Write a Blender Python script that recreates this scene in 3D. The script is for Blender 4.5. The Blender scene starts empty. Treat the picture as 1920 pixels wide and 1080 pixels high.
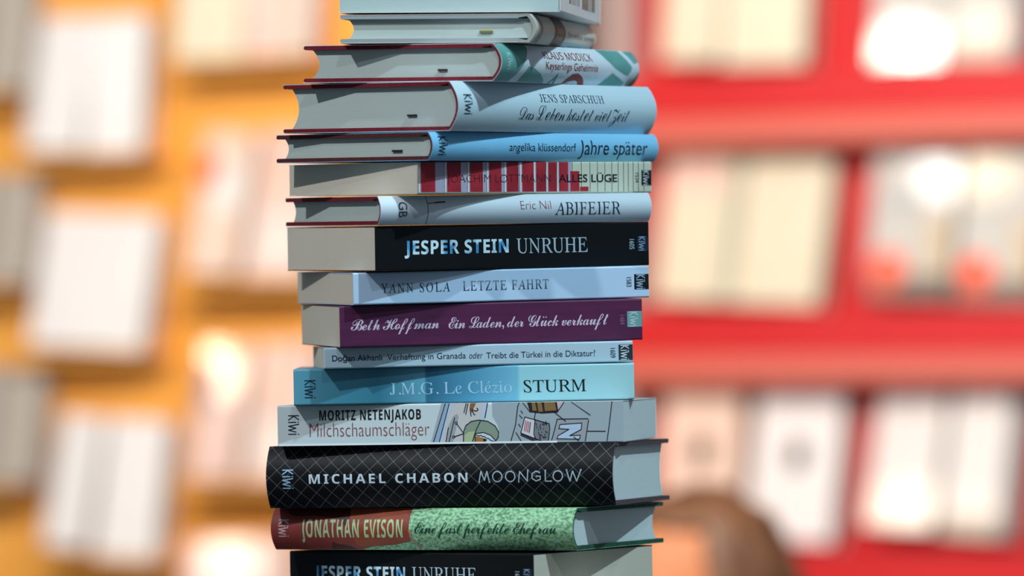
import bpy, bmesh, math, random
from mathutils import Vector, Matrix, Euler, noise

random.seed(7)
SC = bpy.context.scene
COL = SC.collection
R = math.radians
CAM_Z = 1.85                      # eye height; the floor is z = 0
DIST = 11.0 / 3.0                 # camera to the axis of the book tower

# ------------------------------------------------------------------ camera
cam = bpy.data.cameras.new('camera')
cam_o = bpy.data.objects.new('camera', cam)
COL.objects.link(cam_o)
cam.sensor_width = 36.0
cam.lens = 36.0 * 11000 / 1920    # long telephoto
cam_o.matrix_world = (Matrix.Translation((0, -DIST, CAM_Z))
                      @ Matrix.Rotation(math.pi / 2 - math.atan2(60, 11000), 4, 'X')
                      @ Matrix.Rotation(R(-1.0), 4, 'Z'))
cam.dof.use_dof = True
cam.dof.focus_distance = DIST - 0.06
cam.dof.aperture_fstop = (cam.lens / 1000) / 0.050
cam.clip_end = 60
SC.camera = cam_o

# ------------------------------------------------------------------ view, world, lights
SC.view_settings.view_transform = 'Standard'
SC.view_settings.look = 'None'
SC.view_settings.exposure = 0.0
SC.view_settings.gamma = 1.0
SC.view_settings.use_curve_mapping = False

world = bpy.data.worlds.new('hall_light')
SC.world = world
world.use_nodes = True
bgn = world.node_tree.nodes['Background']
bgn.inputs[0].default_value = (0.62, 0.80, 0.95, 1)
bgn.inputs[1].default_value = 0.22


def aim(o, target):
    d = Vector(target) - o.location
    o.rotation_euler = d.to_track_quat('-Z', 'Y').to_euler()


def spot(name, loc, target, power, color, size=0.04, angle=40, blend=0.5):
    l = bpy.data.lights.new(name, 'SPOT')
    l.energy = power
    l.color = color
    l.shadow_soft_size = size
    l.spot_size = R(angle)
    l.spot_blend = blend
    o = bpy.data.objects.new(name, l)
    COL.objects.link(o)
    o.location = loc
    aim(o, target)
    return o


def area(name, loc, target, power, color, sx, sy):
    l = bpy.data.lights.new(name, 'AREA')
    l.shape = 'RECTANGLE'
    l.size, l.size_y = sx, sy
    l.energy = power
    l.color = color
    o = bpy.data.objects.new(name, l)
    COL.objects.link(o)
    o.location = loc
    aim(o, target)
    return o


# hall spotlights above and in front of the tower
spot('hall_spotlight', (1.05, -1.35, 4.00), (0, -0.05, 1.82), 235, (0.62, 0.89, 1.0), 0.03, 26)
spot('hall_spotlight', (-1.45, -1.55, 3.85), (0, -0.05, 1.82), 178, (0.93, 0.97, 1.0), 0.03, 26)
spot('hall_spotlight', (0.25, -2.10, 3.60), (0, -0.05, 1.82), 40, (0.72, 0.92, 1.0), 0.04, 26)
# stand lighting above the display walls
area('stand_lighting', (-0.85, 0.70, 2.85), (-0.30, 3.5, 1.75), 75, (1.0, 0.92, 0.84), 1.3, 0.5)
area('stand_lighting', (0.55, 0.80, 2.95), (0.45, 3.4, 1.75), 53, (1.0, 0.94, 0.88), 1.3, 0.5)


# small far hall lamps; they show as glare on the shiny covers of the display books
for loc, hit, power, color in (
        ((-1.310, 2.043, 2.975), (0.472, 3.382, 2.085), 4.5, (1.0, 0.93, 0.84)),
        ((-1.276, 2.020, 2.971), (0.500, 3.366, 2.081), 3.5, (1.0, 0.93, 0.86)),
        ((-1.337, 2.059, 2.968), (0.451, 3.392, 2.081), 2, (1.0, 0.62, 0.36)),
        ((-1.127, 1.846, 2.927), (0.568, 3.329, 2.098), 2, (1.0, 0.52, 0.32)),
        ((-1.164, 1.860, 2.895), (0.540, 3.338, 2.075), 1.2, (1.0, 0.72, 0.58)),
        ((-1.290, 2.054, 2.783), (0.522, 3.386, 1.945), 2.6, (1.0, 0.95, 0.88)),
        ((-1.229, 1.981, 2.738), (0.570, 3.354, 1.941), 1.5, (1.0, 0.72, 0.40)),
        ((-1.549, 2.413, 2.432), (0.445, 3.401, 1.534), 0.8, (1.0, 0.66, 0.36)),
        ((-1.505, 2.380, 2.440), (0.482, 3.378, 1.537), 1.3, (1.0, 0.82, 0.62)),
        ((-1.421, 2.159, 2.288), (0.513, 3.362, 1.533), 0.6, (1.0, 0.70, 0.52)),
        ((-1.345, 2.101, 2.281), (0.577, 3.323, 1.525), 0.7, (1.0, 0.64, 0.44)),
        ((-2.477, 2.746, 2.593), (-0.377, 3.509, 1.716), 5, (1.0, 0.72, 0.46)),
        ((-2.419, 2.681, 2.598), (-0.330, 3.487, 1.733), 0.6, (1.0, 0.74, 0.40)),
        ((-2.491, 2.886, 2.382), (-0.351, 3.501, 1.485), 2.2, (1.0, 0.82, 0.66))):
    spot('far_hall_lamp', loc, hit, power, color, 0.045, 9)


# ------------------------------------------------------------------ materials
def srgb(r, g, b):
    f = lambda c: (c / 12.92 if c <= 0.04045 else ((c + 0.055) / 1.055) ** 2.4)
    return (f(r / 255), f(g / 255), f(b / 255), 1)


MATS = {}


def mat(name, color, rough=0.55, spec=0.35, metal=0.0):
    if name in MATS:
        return MATS[name]
    m = bpy.data.materials.new(name)
    m.use_nodes = True
    b = m.node_tree.nodes['Principled BSDF']
    b.inputs['Base Color'].default_value = color
    b.inputs['Roughness'].default_value = rough
    b.inputs['Specular IOR Level'].default_value = spec
    b.inputs['Metallic'].default_value = metal
    MATS[name] = m
    return m


def bsdf(m):
    return m.node_tree.nodes['Principled BSDF']


def noisy(name, c1, c2, scale, rough=0.6, spec=0.3, stretch=(1, 1, 1), detail=3.0, lo=0.35, hi=0.65, bump=0.0):
    """a printed or woven surface whose colour wanders between two tones"""
    m = mat(name, c1, rough, spec)
    nt = m.node_tree
    if len(nt.nodes) > 2:
        return m
    tc = nt.nodes.new('ShaderNodeTexCoord')
    mp = nt.nodes.new('ShaderNodeMapping')
    mp.inputs['Scale'].default_value = stretch
    nz = nt.nodes.new('ShaderNodeTexNoise')
    nz.inputs['Scale'].default_value = scale
    nz.inputs['Detail'].default_value = detail
    cr = nt.nodes.new('ShaderNodeValToRGB')
    cr.color_ramp.elements[0].position = lo
    cr.color_ramp.elements[0].color = c1
    cr.color_ramp.elements[1].position = hi
    cr.color_ramp.elements[1].color = c2
    nt.links.new(tc.outputs['Object'], mp.inputs[0])
    nt.links.new(mp.outputs[0], nz.inputs[0])
    nt.links.new(nz.outputs[0], cr.inputs[0])
    nt.links.new(cr.outputs[0], bsdf(m).inputs['Base Color'])
    if bump:
        bp = nt.nodes.new('ShaderNodeBump')
        bp.inputs['Strength'].default_value = bump
        bp.inputs['Distance'].default_value = 0.0004
        nt.links.new(nz.outputs[0], bp.inputs['Height'])
        nt.links.new(bp.outputs[0], bsdf(m).inputs['Normal'])
    return m


def pages_mat(name, c):
    """page edges: very thin layers lying flat"""
    d = tuple(x * 0.95 for x in c[:3]) + (1,)
    return noisy(name, d, c, 60, 0.85, 0.15, (1.0, 1.0, 42), 2.0, 0.3, 0.7, 0.10)


# ------------------------------------------------------------------ object helpers
def link(o, parent=None):
    COL.objects.link(o)
    if parent is not None:
        o.parent = parent
    return o


def tag(o, label, cat, group=None):
    o['label'] = label
    o['category'] = cat
    if group:
        o['group'] = group
    return o


def thing(name, label, cat, loc=(0, 0, 0), rot=(0, 0, 0), group=None):
    o = bpy.data.objects.new(name, None)
    o.empty_display_size = 0.02
    link(o)
    o.location = loc
    o.rotation_euler = rot
    return tag(o, label, cat, group)


class MB:
    """collects polygons with material slots for ONE mesh object"""

    def __init__(self):
        self.v, self.f, self.mi, self.mats = [], [], [], []

    def slot(self, m):
        if m not in self.mats:
            self.mats.append(m)
        return self.mats.index(m)

    def add(self, verts, faces, m):
        b = len(self.v)
        s = self.slot(m)
        self.v += [tuple(v) for v in verts]
        for f in faces:
            self.f.append(tuple(b + i for i in f))
            self.mi.append(s)

    def box(self, x0, x1, y0, y1, z0, z1, m):
        v = [(x, y, z) for z in (z0, z1) for y in (y0, y1) for x in (x0, x1)]
        self.add(v, [(0, 2, 3, 1), (4, 5, 7, 6), (0, 1, 5, 4), (2, 6, 7, 3), (0, 4, 6, 2), (1, 3, 7, 5)], m)

    def extrude_x(self, prof, x0, x1, m, cap=True):
        """prof: closed counter-clockwise loop of (y, z)"""
        n = len(prof)
        v = [(x0, y, z) for y, z in prof] + [(x1, y, z) for y, z in prof]
        f = [(i, (i + 1) % n, n + (i + 1) % n, n + i) for i in range(n)]
        if cap:
            f += [tuple(reversed(range(n))), tuple(range(n, 2 * n))]
        self.add(v, f, m)

    def shell_x(self, outer, inner, x0, x1, m):
        """a bent sheet: the open paths outer and inner (same count) joined, drawn along x"""
        n = len(outer)
        v = []
        for x in (x0, x1):
            v += [(x, y, z) for y, z in outer] + [(x, y, z) for y, z in inner]
        f = []
        for i in range(n - 1):
            o0, o1, p0, p1 = i, i + 1, 2 * n + i, 2 * n + i + 1
            f.append((o0, p0, p1, o1))
            f.append((n + i, n + i + 1, 3 * n + i + 1, 3 * n + i))
            f.append((o0, o1, n + i + 1, n + i))
            f.append((p0, 3 * n + i, 3 * n + i + 1, p1))
        f.append((0, n, 3 * n, 2 * n))
        f.append((n - 1, 3 * n - 1, 4 * n - 1, 2 * n - 1)[::-1])
        self.add(v, f, m)

    def build(self, name, parent=None, smooth=False):
        me = bpy.data.meshes.new(name)
        me.from_pydata(self.v, [], self.f)
        for m in self.mats:
            me.materials.append(m)
        me.polygons.foreach_set('material_index', self.mi)
        if smooth:
            me.polygons.foreach_set('use_smooth', [True] * len(me.polygons))
        me.update()
        bm = bmesh.new()
        bm.from_mesh(me)
        if not any('ink' in m.name for m in self.mats):
            bmesh.ops.recalc_face_normals(bm, faces=bm.faces)
        bm.to_mesh(me)
        bm.free()
        o = bpy.data.objects.new(name, me)
        return link(o, parent)


# ------------------------------------------------------------------ lettering
SPC = {'script': {'e': 0x212f, 'g': 0x210a, 'o': 0x2134, 'B': 0x212c, 'E': 0x2130, 'F': 0x2131, 'H': 0x210b, 'I': 0x2110, 'L': 0x2112, 'M': 0x2133, 'R': 0x211b},
       'serif': {'h': 0x210e}}
BASE = {'serif': (0x1D434, 0x1D44E), 'script': (0x1D49C, 0x1D4B6), 'boldscript': (0x1D4D0, 0x1D4EA),
        'boldsans': (0x1D5D4, 0x1D5EE), 'boldplus': (0x1D5D4, 0x1D5EE), 'sans': (0x1D5A0, 0x1D5BA), 'slantsans': (0x1D608, 0x1D622), 'boldserif': (0x1D400, 0x1D41A), 'mono': (0x1D670, 0x1D68A)}
PARAM = {'serif': dict(shear=-0.28), 'script': dict(space_character=0.88), 'boldscript': dict(space_character=0.88),
         'thin': dict(offset=-0.016), 'plain': {}, 'heavy': dict(offset=0.012), 'boldplus': dict(offset=0.008)}
FONT_CACHE = {}


def raw_text(body, style, spacing=None):
    key = (body, style, spacing)
    if key in FONT_CACHE:
        return FONT_CACHE[key]
    s = body
    if style in BASE:
        up, lo = BASE[style]
        sp = SPC.get(style, {})
        s = ''.join(chr(sp[c]) if c in sp else chr(up + ord(c) - 65) if 'A' <= c <= 'Z' else chr(lo + ord(c) - 97) if 'a' <= c <= 'z' else c for c in body)
    cu = bpy.data.curves.new('lettering', 'FONT')
    cu.body = s
    cu.size = 1.0
    cu.resolution_u = 5
    for k, v in PARAM.get(style, {}).items():
        setattr(cu, k, v)
    if spacing:
        cu.space_character = spacing
    o = bpy.data.objects.new('lettering', cu)
    COL.objects.link(o)
    dg = bpy.context.evaluated_depsgraph_get()
    dg.update()
    ev = o.evaluated_get(dg)
    me = ev.to_mesh()
    V = [(v.co.x, v.co.y) for v in me.vertices]
    F = [tuple(p.vertices) for p in me.polygons]
    ev.to_mesh_clear()
    bpy.data.objects.remove(o)
    bpy.data.curves.remove(cu)
    FONT_CACHE[key] = (V, F)
    return V, F


ACCENT = {'ü': 'u', 'ä': 'a', 'é': 'e', 'ö': 'o'}


def text2d(body, style, spacing=None):
    """flat lettering; accents missing from a style are drawn over their base letter"""
    if style in ('plain', 'thin', 'heavy') or not any(c in ACCENT for c in body):
        V, F = raw_text(body, style, spacing)
        return list(V), list(F)
    base = ''.join(ACCENT.get(c, c) for c in body)
    V, F = raw_text(base, style, spacing)
    V, F = list(V), list(F)
    for i, c in enumerate(body):
        if c not in ACCENT:
            continue
        left = max((v[0] for v in raw_text(base[:i], style, spacing)[0]), default=0.0)
        pv = raw_text(base[:i + 1], style, spacing)[0]
        right = max(v[0] for v in pv)
        xm = (left + right) / 2 + (0.06 if 'script' in style else 0.02)
        w = right - left
        hgt = 0.60 if 'script' not in style else 0.50
        b = len(V)
        if c == 'é':
            V += [(xm - 0.06, hgt - 0.06), (xm - 0.01, hgt - 0.06), (xm + 0.13, hgt + 0.10), (xm + 0.05, hgt + 0.10)]
            F.append((b, b + 1, b + 2, b + 3))
        else:
            for s in (-1, 1):
                b = len(V)
                cx, cy, r = xm + s * w * 0.2, hgt, 0.045
                V += [(cx + r * math.cos(k * math.pi / 4), cy + r * math.sin(k * math.pi / 4)) for k in range(8)]
                F.append(tuple(range(b, b + 8)))
    return V, F


def stroke2d(pts, w, closed=False):
    """a pen line of width w with round ends"""
    V, F = [], []
    P = [Vector(p) for p in pts]
    if closed:
        P.append(P[0])
    for a, b in zip(P[:-1], P[1:]):
        d = (b - a)
        if d.length < 1e-6:
            continue
        n = Vector((-d.y, d.x)).normalized() * (w / 2)
        i = len(V)
        V += [tuple(a - n), tuple(b - n), tuple(b + n), tuple(a + n)]
        F.append((i, i + 1, i + 2, i + 3))
    for p in P:
        i = len(V)
        V += [(p.x + w / 2 * math.cos(k * math.pi / 3), p.y + w / 2 * math.sin(k * math.pi / 3)) for k in range(6)]
        F.append(tuple(range(i, i + 6)))
    return V, F


class Spine:
    """prints on the spine of one book: millimetres, x along the spine, z up"""

    def __init__(self, mb, T, sag):
        self.mb, self.T, self.sag = mb, T * 1000, sag * 1000

    def put(self, V, F, m, layer=1):
        bm = bmesh.new()
        vs = [bm.verts.new((x, z, 0)) for x, z in V]
        for f in F:
            try:
                bm.faces.new([vs[i] for i in f])
            except ValueError:
                pass
        if self.sag:
            z = 0.5
            while z < self.T:
                g = bm.verts[:] + bm.edges[:] + bm.faces[:]
                bmesh.ops.bisect_plane(bm, geom=g, plane_co=(0, z, 0), plane_no=(0, 1, 0))
                z += 0.9
        bm.verts.index_update()
        out = []
        for v in bm.verts:
            x, z = v.co.x, min(max(v.co.y, 0.12), self.T - 0.12)
            b = self.sag * (1 - ((z - self.T / 2) / (self.T / 2)) ** 2)
            out.append((x / 1000, (-b - 0.05 * layer - 0.03) / 1000, z / 1000))
        faces = []
        for f in bm.faces:
            idx = [v.index for v in f.verts]
            a, b, c = (Vector(out[i]) for i in idx[:3])
            if (b - a).cross(c - a).y > 0:
                idx.reverse()
            faces.append(tuple(idx))
        bm.free()
        self.mb.add(out, faces, m)

    def text(self, body, style, x0, x1, z0, cap, m, layer=3, ref=None, spacing=None):
        V, F = text2d(body, style, spacing)
        lo, hi = min(v[0] for v in V), max(v[0] for v in V)
        r, _ = raw_text(ref or body[0], style)
        h = max(v[1] for v in r)
        self.put([(x0 + (x - lo) * (x1 - x0) / (hi - lo), z0 + y * cap / h) for x, y in V], F, m, layer)

    def vtext(self, body, style, x0, x1, z0, z1, m, layer=3):
        """turned a quarter clockwise: reads downwards"""
        V, F = text2d(body, style)
        lx, hx = min(v[0] for v in V), max(v[0] for v in V)
        ly, hy = min(v[1] for v in V), max(v[1] for v in V)
        self.put([(x0 + (y - ly) * (x1 - x0) / (hy - ly), z1 - (x - lx) * (z1 - z0) / (hx - lx)) for x, y in V], F, m, layer)

    def logo(self, x0, x1, z0, z1, m, layer=3):
        """the publisher's tall narrow letters, reading downwards: K, i, W with its last stroke an i"""
        L = [([(0, 0), (0, 1)], 1), ([(0.20, 1), (0.02, 0.5), (0.22, 0)], 1), ([(0.34, 0), (0.34, 0.72)], 1), ([(0.34, 0.93), (0.34, 0.98)], 1),
             ([(0.44, 1), (0.54, 0), (0.64, 0.72), (0.74, 0), (0.84, 0.72)], 1), ([(0.95, 0), (0.95, 0.72)], 1), ([(0.95, 0.93), (0.95, 0.98)], 1)]
        w = (x1 - x0) * 0.105
        for pts, _k in L:
            V, F = stroke2d([(x0 + y * (x1 - x0), z1 - x / 0.95 * (z1 - z0)) for x, y in pts], w)
            self.put(V, F, m, layer)

    def poly(self, pts, m, layer=1):
        self.put(list(pts), [tuple(range(len(pts)))], m, layer)

    def rect(self, x0, x1, z0, z1, m, layer=1):
        self.poly([(x0, z0), (x1, z0), (x1, z1), (x0, z1)], m, layer)

    def line(self, pts, w, m, layer=2):
        V, F = stroke2d(pts, w)
        self.put(V, F, m, layer)


# ------------------------------------------------------------------ the two kinds of book
def bulge(z, T, sag):
    return sag * (1 - ((z - T / 2) / (T / 2)) ** 2)


def paperback(root, L, W, T, cover_m, page_m, prints=None, inset=0.0002):
    t, r = 0.0004, 0.0011
    pb = MB()
    n = 6
    prof = [(W - inset, t + 0.0001), (W - inset, T - t - 0.0001)]
    prof += [(0.0009 + (0.0008 - 0.0008 * math.sin(a)), T - t - 0.0001 - 0.0008 + 0.0008 * math.cos(a)) for a in [k * math.pi / 2 / n for k in range(n + 1)]]
    prof += [(0.0009 + (0.0008 - 0.0008 * math.cos(a)), t + 0.0001 + 0.0008 - 0.0008 * math.sin(a)) for a in [k * math.pi / 2 / n for k in range(n + 1)]]
    pb.extrude_x(prof, inset, L - inset, page_m)
    pb.build('page_block', root)
    outer, inner = [(W, T)], [(W, T - t)]
    for k in range(n + 1):
        a = k * math.pi / 2 / n
        outer.append((r - r * math.sin(a), T - r + r * math.cos(a)))
        inner.append((r - (r - t) * math.sin(a), T - r + (r - t) * math.cos(a)))
    for k in range(n + 1):
        a = k * math.pi / 2 / n
        outer.append((r - r * math.cos(a), r - r * math.sin(a)))
        inner.append((r - (r - t) * math.cos(a), r - (r - t) * math.sin(a)))
    outer.append((W, 0))
    inner.append((W, t))
    cb = MB()
    cb.shell_x(outer, inner, 0, L, cover_m)
    if prints:
        prints(Spine(cb, T, 0.0))
    return cb.build('cover', root)


def hardcover(root, L, W, T, sag, jacket_m, case_m, page_m, prints=None, ribbon=None, headband_m=None, case_label=None):
    tj, tb, ts = 0.0003, 0.0024, 0.0016
    sq = 0.0035                                     # the boards stand out beyond the pages
    N = 18
    z0, z1 = tj + tb, T - tj - tb
    zs = [z0 + (z1 - z0) * k / N for k in range(N + 1)]
    # pages: rounded at the spine, hollow at the fore edge
    off = tj + ts + 0.0003
    spine_side = [(off - bulge(z, T, sag), z) for z in zs]
    fore = [(W - 0.0045 - sag * 0.75 * (1 - ((z - T / 2) / (T / 2 - z0)) ** 2), z) for z in zs]
    pb = MB()
    prof = spine_side[::-1] + fore
    pb.extrude_x(prof, sq, L - sq, page_m)
    pb.build('page_block', root)
    # two boards with rounded rims
    for zb in (tj, T - tj - tb):
        bb = MB()
        k = 6
        rim = [(W - tb / 2 + tb / 2 * math.sin(a), zb + tb / 2 - tb / 2 * math.cos(a)) for a in [i * math.pi / k for i in range(k + 1)]]
        prof = [(0.0065, zb), *rim, (0.0065, zb + tb)]
        bb.extrude_x(prof, 0.0002, L - 0.0002, case_m)
        o = bb.build('board', root)
        if case_label:
            o['label'] = case_label
    # case spine under the jacket
    za = [tj + 0.0001 + (T - 2 * tj - 0.0002) * k / N for k in range(N + 1)]
    outer = [(0.0064, T - tj - 0.0001)] + [(tj + 0.0002 - bulge(z, T, sag), z) for z in za[::-1]] + [(0.0064, tj + 0.0001)]
    inner = []
    for (y, z) in outer:
        n = Vector((1.0, (T / 2 - z) / (T / 2) * 0.9)).normalized()
        inner.append((y + ts * n.x, z + ts * n.y))
    inner[0] = (0.0064, T - tj - tb * 0.8)
    inner[-1] = (0.0064, tj + tb * 0.8)
    sb = MB()
    sb.shell_x(outer, inner, 0.0002, L - 0.0002, case_m)
    o = sb.build('case_spine', root)
    if case_label:
        o['label'] = case_label
    # dust jacket
    zc = [T * k / (N * 2) for k in range(N * 2 + 1)]
    outer = [(W + 0.0002, T), (0.02, T)] + [(-bulge(z, T, sag), z) for z in zc[::-1]] + [(0.02, 0), (W + 0.0002, 0)]
    inner = [(W + 0.0002, T - tj), (0.02, T - tj)] + [(tj - bulge(z, T, sag), min(max(z, tj), T - tj)) for z in zc[::-1]] + [(0.02, tj), (W + 0.0002, tj)]
    jb = MB()
    jb.shell_x(outer, inner, 0, L, jacket_m)
    if prints:
        prints(Spine(jb, T, sag))
    jb.build('dust_jacket', root)
    if headband_m:
        hb = MB()
        zz = [z0 + 0.0004 + (z1 - z0 - 0.0008) * k / N for k in range(N + 1)]
        hb.shell_x([(off - 0.0002 - bulge(z, T, sag), z) for z in zz[::-1]], [(off + 0.0010 - bulge(z, T, sag), z) for z in zz[::-1]], sq - 0.0009, sq + 0.0012, headband_m)
        hb.build('headband', root)
    if ribbon:
        y0, y1, z, rm = ribbon
        rb = MB()
        rb.box(sq - 0.0012, sq + 0.004, y0, y1, z - 0.0006, z + 0.0006, rm)
        rb.build('ribbon_bookmark', root)


def book(label, O, rot, group='books stacked in the twisting tower'):
    return thing('book', label, 'book', (O[0], O[1], O[2] + CAM_Z), (R(rot[1]), R(rot[2]), R(rot[0])), group)


# ------------------------------------------------------------------ setting
def structure(name, mb):
    o = mb.build(name)
    o['kind'] = 'structure'
    return o


carpet = noisy('carpet', srgb(70, 66, 64), srgb(96, 90, 86), 90, 0.95, 0.1)
mb = MB()
mb.box(-3.2, 3.2, -4.6, 4.6, -0.05, 0.0, carpet)
structure('floor', mb)
mb = MB()
mb.box(-3.2, 3.2, 4.35, 4.45, 0, 3.2, noisy('hall_partition', srgb(205, 186, 172), srgb(214, 197, 184), 2.0, 0.8))
structure('wall_back', mb)

WALLS = {'O': (Vector((-0.518, 3.633, 0)), 30.0), 'R': (Vector((0.1725, 3.633, 0)), 30.0)}
orange = noisy('orange_laminate', srgb(243, 168, 72), srgb(248, 178, 82), 3.0, 0.55, 0.3)
red = noisy('red_lacquer', srgb(206, 34, 38), srgb(212, 42, 44), 3.0, 0.45, 0.5)


def wall_matrix(w):
    P, yaw = WALLS[w]
    return Matrix.Translation(P) @ Matrix.Rotation(R(-yaw), 4, 'Z')


def wall_panel(name, w, a0, a1, h, m):
    b = MB()
    b.box(a0, a1, 0.0, 0.05, 0, h, m)
    o = structure(name, b)
    o.matrix_world = wall_matrix(w)
    return o


wall_panel('wall_left', 'O', -0.62, 0.60, 2.75, orange)
wall_panel('wall_right', 'R', 0.0, 1.05, 2.75, red)
mb = MB()
mb.box(-0.03, 0.0, -0.055, 0.05, 0, 2.75, noisy('end_panel', srgb(196, 176, 170), srgb(206, 188, 182), 3.0, 0.6))
o = structure('trim_1', mb)
o.matrix_world = wall_matrix('R')

# ------------------------------------------------------------------ plinth under the tower
mb = MB()
mb.box(-0.12, 0.065, -0.09, 0.09, 0.0, CAM_Z - 0.2118 - 0.03, mat('plinth_white', srgb(206, 206, 204), 0.5))
mb.box(-0.125, 0.07, -0.095, 0.095, CAM_Z - 0.2418, CAM_Z - 0.2118, mat('plinth_white', srgb(206, 206, 204), 0.5))
tag(mb.build('display_plinth'), 'tall pale plinth carrying the twisting tower of books', 'plinth')

# ------------------------------------------------------------------ inks and papers
PAGE_HC = pages_mat('pages_cool', srgb(182, 192, 187))
PAGE_PB = pages_mat('pages_cream', srgb(210, 200, 184))
PAGE_WH = pages_mat('pages_white', srgb(222, 230, 230))
MAROON = noisy('maroon_cloth', srgb(104, 24, 36), srgb(120, 30, 42), 400, 0.7, 0.2)
DARKMAR = noisy('brown_cloth', srgb(78, 34, 36), srgb(90, 42, 42), 400, 0.7, 0.2)
INK = lambda n, c: mat('ink_' + n, c, 0.5, 0.3)
NAVY = INK('navy', srgb(24, 46, 66))
BLACK = INK('black', srgb(10, 14, 18))
WHITE = INK('white', srgb(205, 214, 222))

# ------------------------------------------------------------------ the tower, from the top down
BOXK = srgb(12, 14, 18)


def kiwi_box(s, x0, x1, z0, z1, boxm, inkm):
    s.rect(x0, x1, z0, z1, boxm, 2)
    w, h = x1 - x0, z1 - z0
    s.logo(x0 + w * 0.16, x0 + w * 0.72, z0 + h * 0.05, z1 - h * 0.06, inkm, 4)


# 1 topmost, cut by the picture's edge
def prints(s):
    tan, tan2 = INK('tan', srgb(146, 128, 112)), INK('pale_tan', srgb(178, 164, 150))
    for x in (42, 55, 62, 70, 78, 86):
        s.rect(x, x + (9 if x < 50 else 3.4), 7.0, 24, tan if x in (42, 62, 86) else tan2, 1)
    s.rect(104, 134, 6.2, 24, tan, 1)
    s.rect(138, 146, 6.0, 24, tan2, 1)
    s.rect(150, 166, 6.4, 24, tan, 1)
    s.rect(116, 120, 9.5, 22, tan2, 2)


b = book('white paperback with tall tan lettering, topmost of the tower', (0.03215, -0.10541, 0.14778), (81.933, 1.006, 0.321))
paperback(b, 0.19447, 0.13599, 0.030, mat('cover_white', srgb(226, 226, 224), 0.45), pages_mat('pages_grey', srgb(176, 192, 192)), prints)


# 2 beige jacket with a brown band
def prints(s):
    brown, grey = INK('brown_band', srgb(104, 82, 68)), INK('taupe', srgb(142, 128, 122))
    gold = INK('gold', srgb(190, 150, 112))
    s.rect(9, 23, 0, 18, grey, 1)
    s.rect(62, 98, 0, 18, brown, 1)
    for k in range(6):
        s.rect(70 + k * 3.6, 72 + k * 3.6, 7.6 - (k % 2), 11.0, gold, 2)
        s.rect(70 + k * 3.4, 72.2 + k * 3.4, 3.6, 6.0, gold, 2)
    s.text('Der endlose Sommer', 'plain', 106, 196, 6.2, 3.6, INK('taupe', srgb(142, 128, 122)), 2)
    s.rect(99, 202, 0, 3.4, INK('pale_sea', srgb(150, 172, 176)), 1)
    s.rect(120, 165, 0, 1.8, INK('sea', srgb(96, 136, 140)), 2)


b = book('slim hardcover with beige jacket, brown band and green headband, second from the top', (0.01282, -0.11136, 0.12934), (78.925, 1.003, -0.005))
hardcover(b, 0.20328, 0.11736, 0.01735, 0.0045, mat('jacket_beige', srgb(208, 198, 184), 0.45), mat('case_grey', srgb(150, 154, 156), 0.7), PAGE_HC, prints,
          ribbon=(0.0230, 0.0310, 0.0067, mat('ribbon_olive', srgb(120, 112, 20), 0.7)), headband_m=mat('headband_olive', srgb(150, 148, 70), 0.7))


# 3 white jacket with sea-green leaves
def prints(s):
    teal = noisy('ink_teal_leaf', srgb(92, 150, 146), srgb(104, 162, 156), 60, 0.5)
    rust = INK('rust', srgb(150, 54, 52))
    for P in ([(0, 22.8), (44.1, 22.8), (44.6, 21.0), (40.6, 18.1), (34.8, 13.6), (29.3, 8.6), (24.4, 3.7), (21.1, 0), (0, 0)],
              [(39.1, 9.7), (48.7, 8.5), (59.3, 5.5), (68.9, 1.9), (71.8, 0), (32.8, 0), (33.9, 3.3)],
              [(77.0, 0), (85.0, 6.6), (87.4, 1.2), (88.2, 0), (84.9, 0), (82.3, 2.5), (81.3, 0)],
              [(149.4, 22.7), (184.2, 22.7), (187.5, 18.5), (194.2, 13.0), (194.7, 11.9), (189.7, 7.0), (183.6, 7.7), (168.3, 11.3), (157.4, 16.6)],
              [(191.3, 22.7), (206, 22.7), (206, 16.0), (198.7, 14.8), (195.3, 18.1)],
              [(165.1, 8.4), (190.5, 2.6), (189.4, 0.0), (151.7, 0.0), (157.0, 3.5)],
              [(204.7, 9.9), (206, 9.0), (206, 0.0), (196.4, 0.0), (199.8, 3.6)]):
        s.poly(P, teal, 1)
    s.poly([(98.1, 0), (101.4, 3.7), (105.9, 6.3), (114.0, 6.9), (121.2, 5.2), (127.4, 2.6), (132.3, 0), (122.9, 0), (119.3, 1.9), (113.9, 2.6), (107.2, 1.9), (103.8, 1.0)], rust, 2)
    s.text('KLAUS MODICK', 'sans', 62.8, 135.3, 14.9, 4.6, rust, 3)
    s.text('Keyserlings Geheimnis', 'plain', 64.0, 142.0, 8.5, 4.6, rust, 3)
    s.logo(8.7, 14.5, 7.4, 16.9, INK('mint', srgb(170, 210, 206)), 3)


b = book('hardcover with white jacket patterned in sea-green leaves and maroon boards', (-0.0095, -0.1196, 0.10609), (65.019, 1.012, 0.089))
hardcover(b, 0.20621, 0.12819, 0.02286, 0.0062, mat('jacket_white', srgb(214, 222, 230), 0.4), MAROON, PAGE_HC, prints,
          ribbon=(0.0319, 0.0380, 0.0070, mat('ribbon_wine', srgb(58, 14, 24), 0.7)), case_label='maroon cloth')


# 4 pale blue jacket, thick
def prints(s):
    s.text('JENS SPARSCHUH', 'serif', 83.5, 150.2, 18.6, 4.8, NAVY, 2, ref='E')
    s.text('Das Leben kostet viel Zeit', 'script', 62.2, 176.5, 7.6, 7.6, NAVY, 2)
    s.logo(6.5, 13.9, 10.4, 21.8, NAVY, 2)


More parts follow.
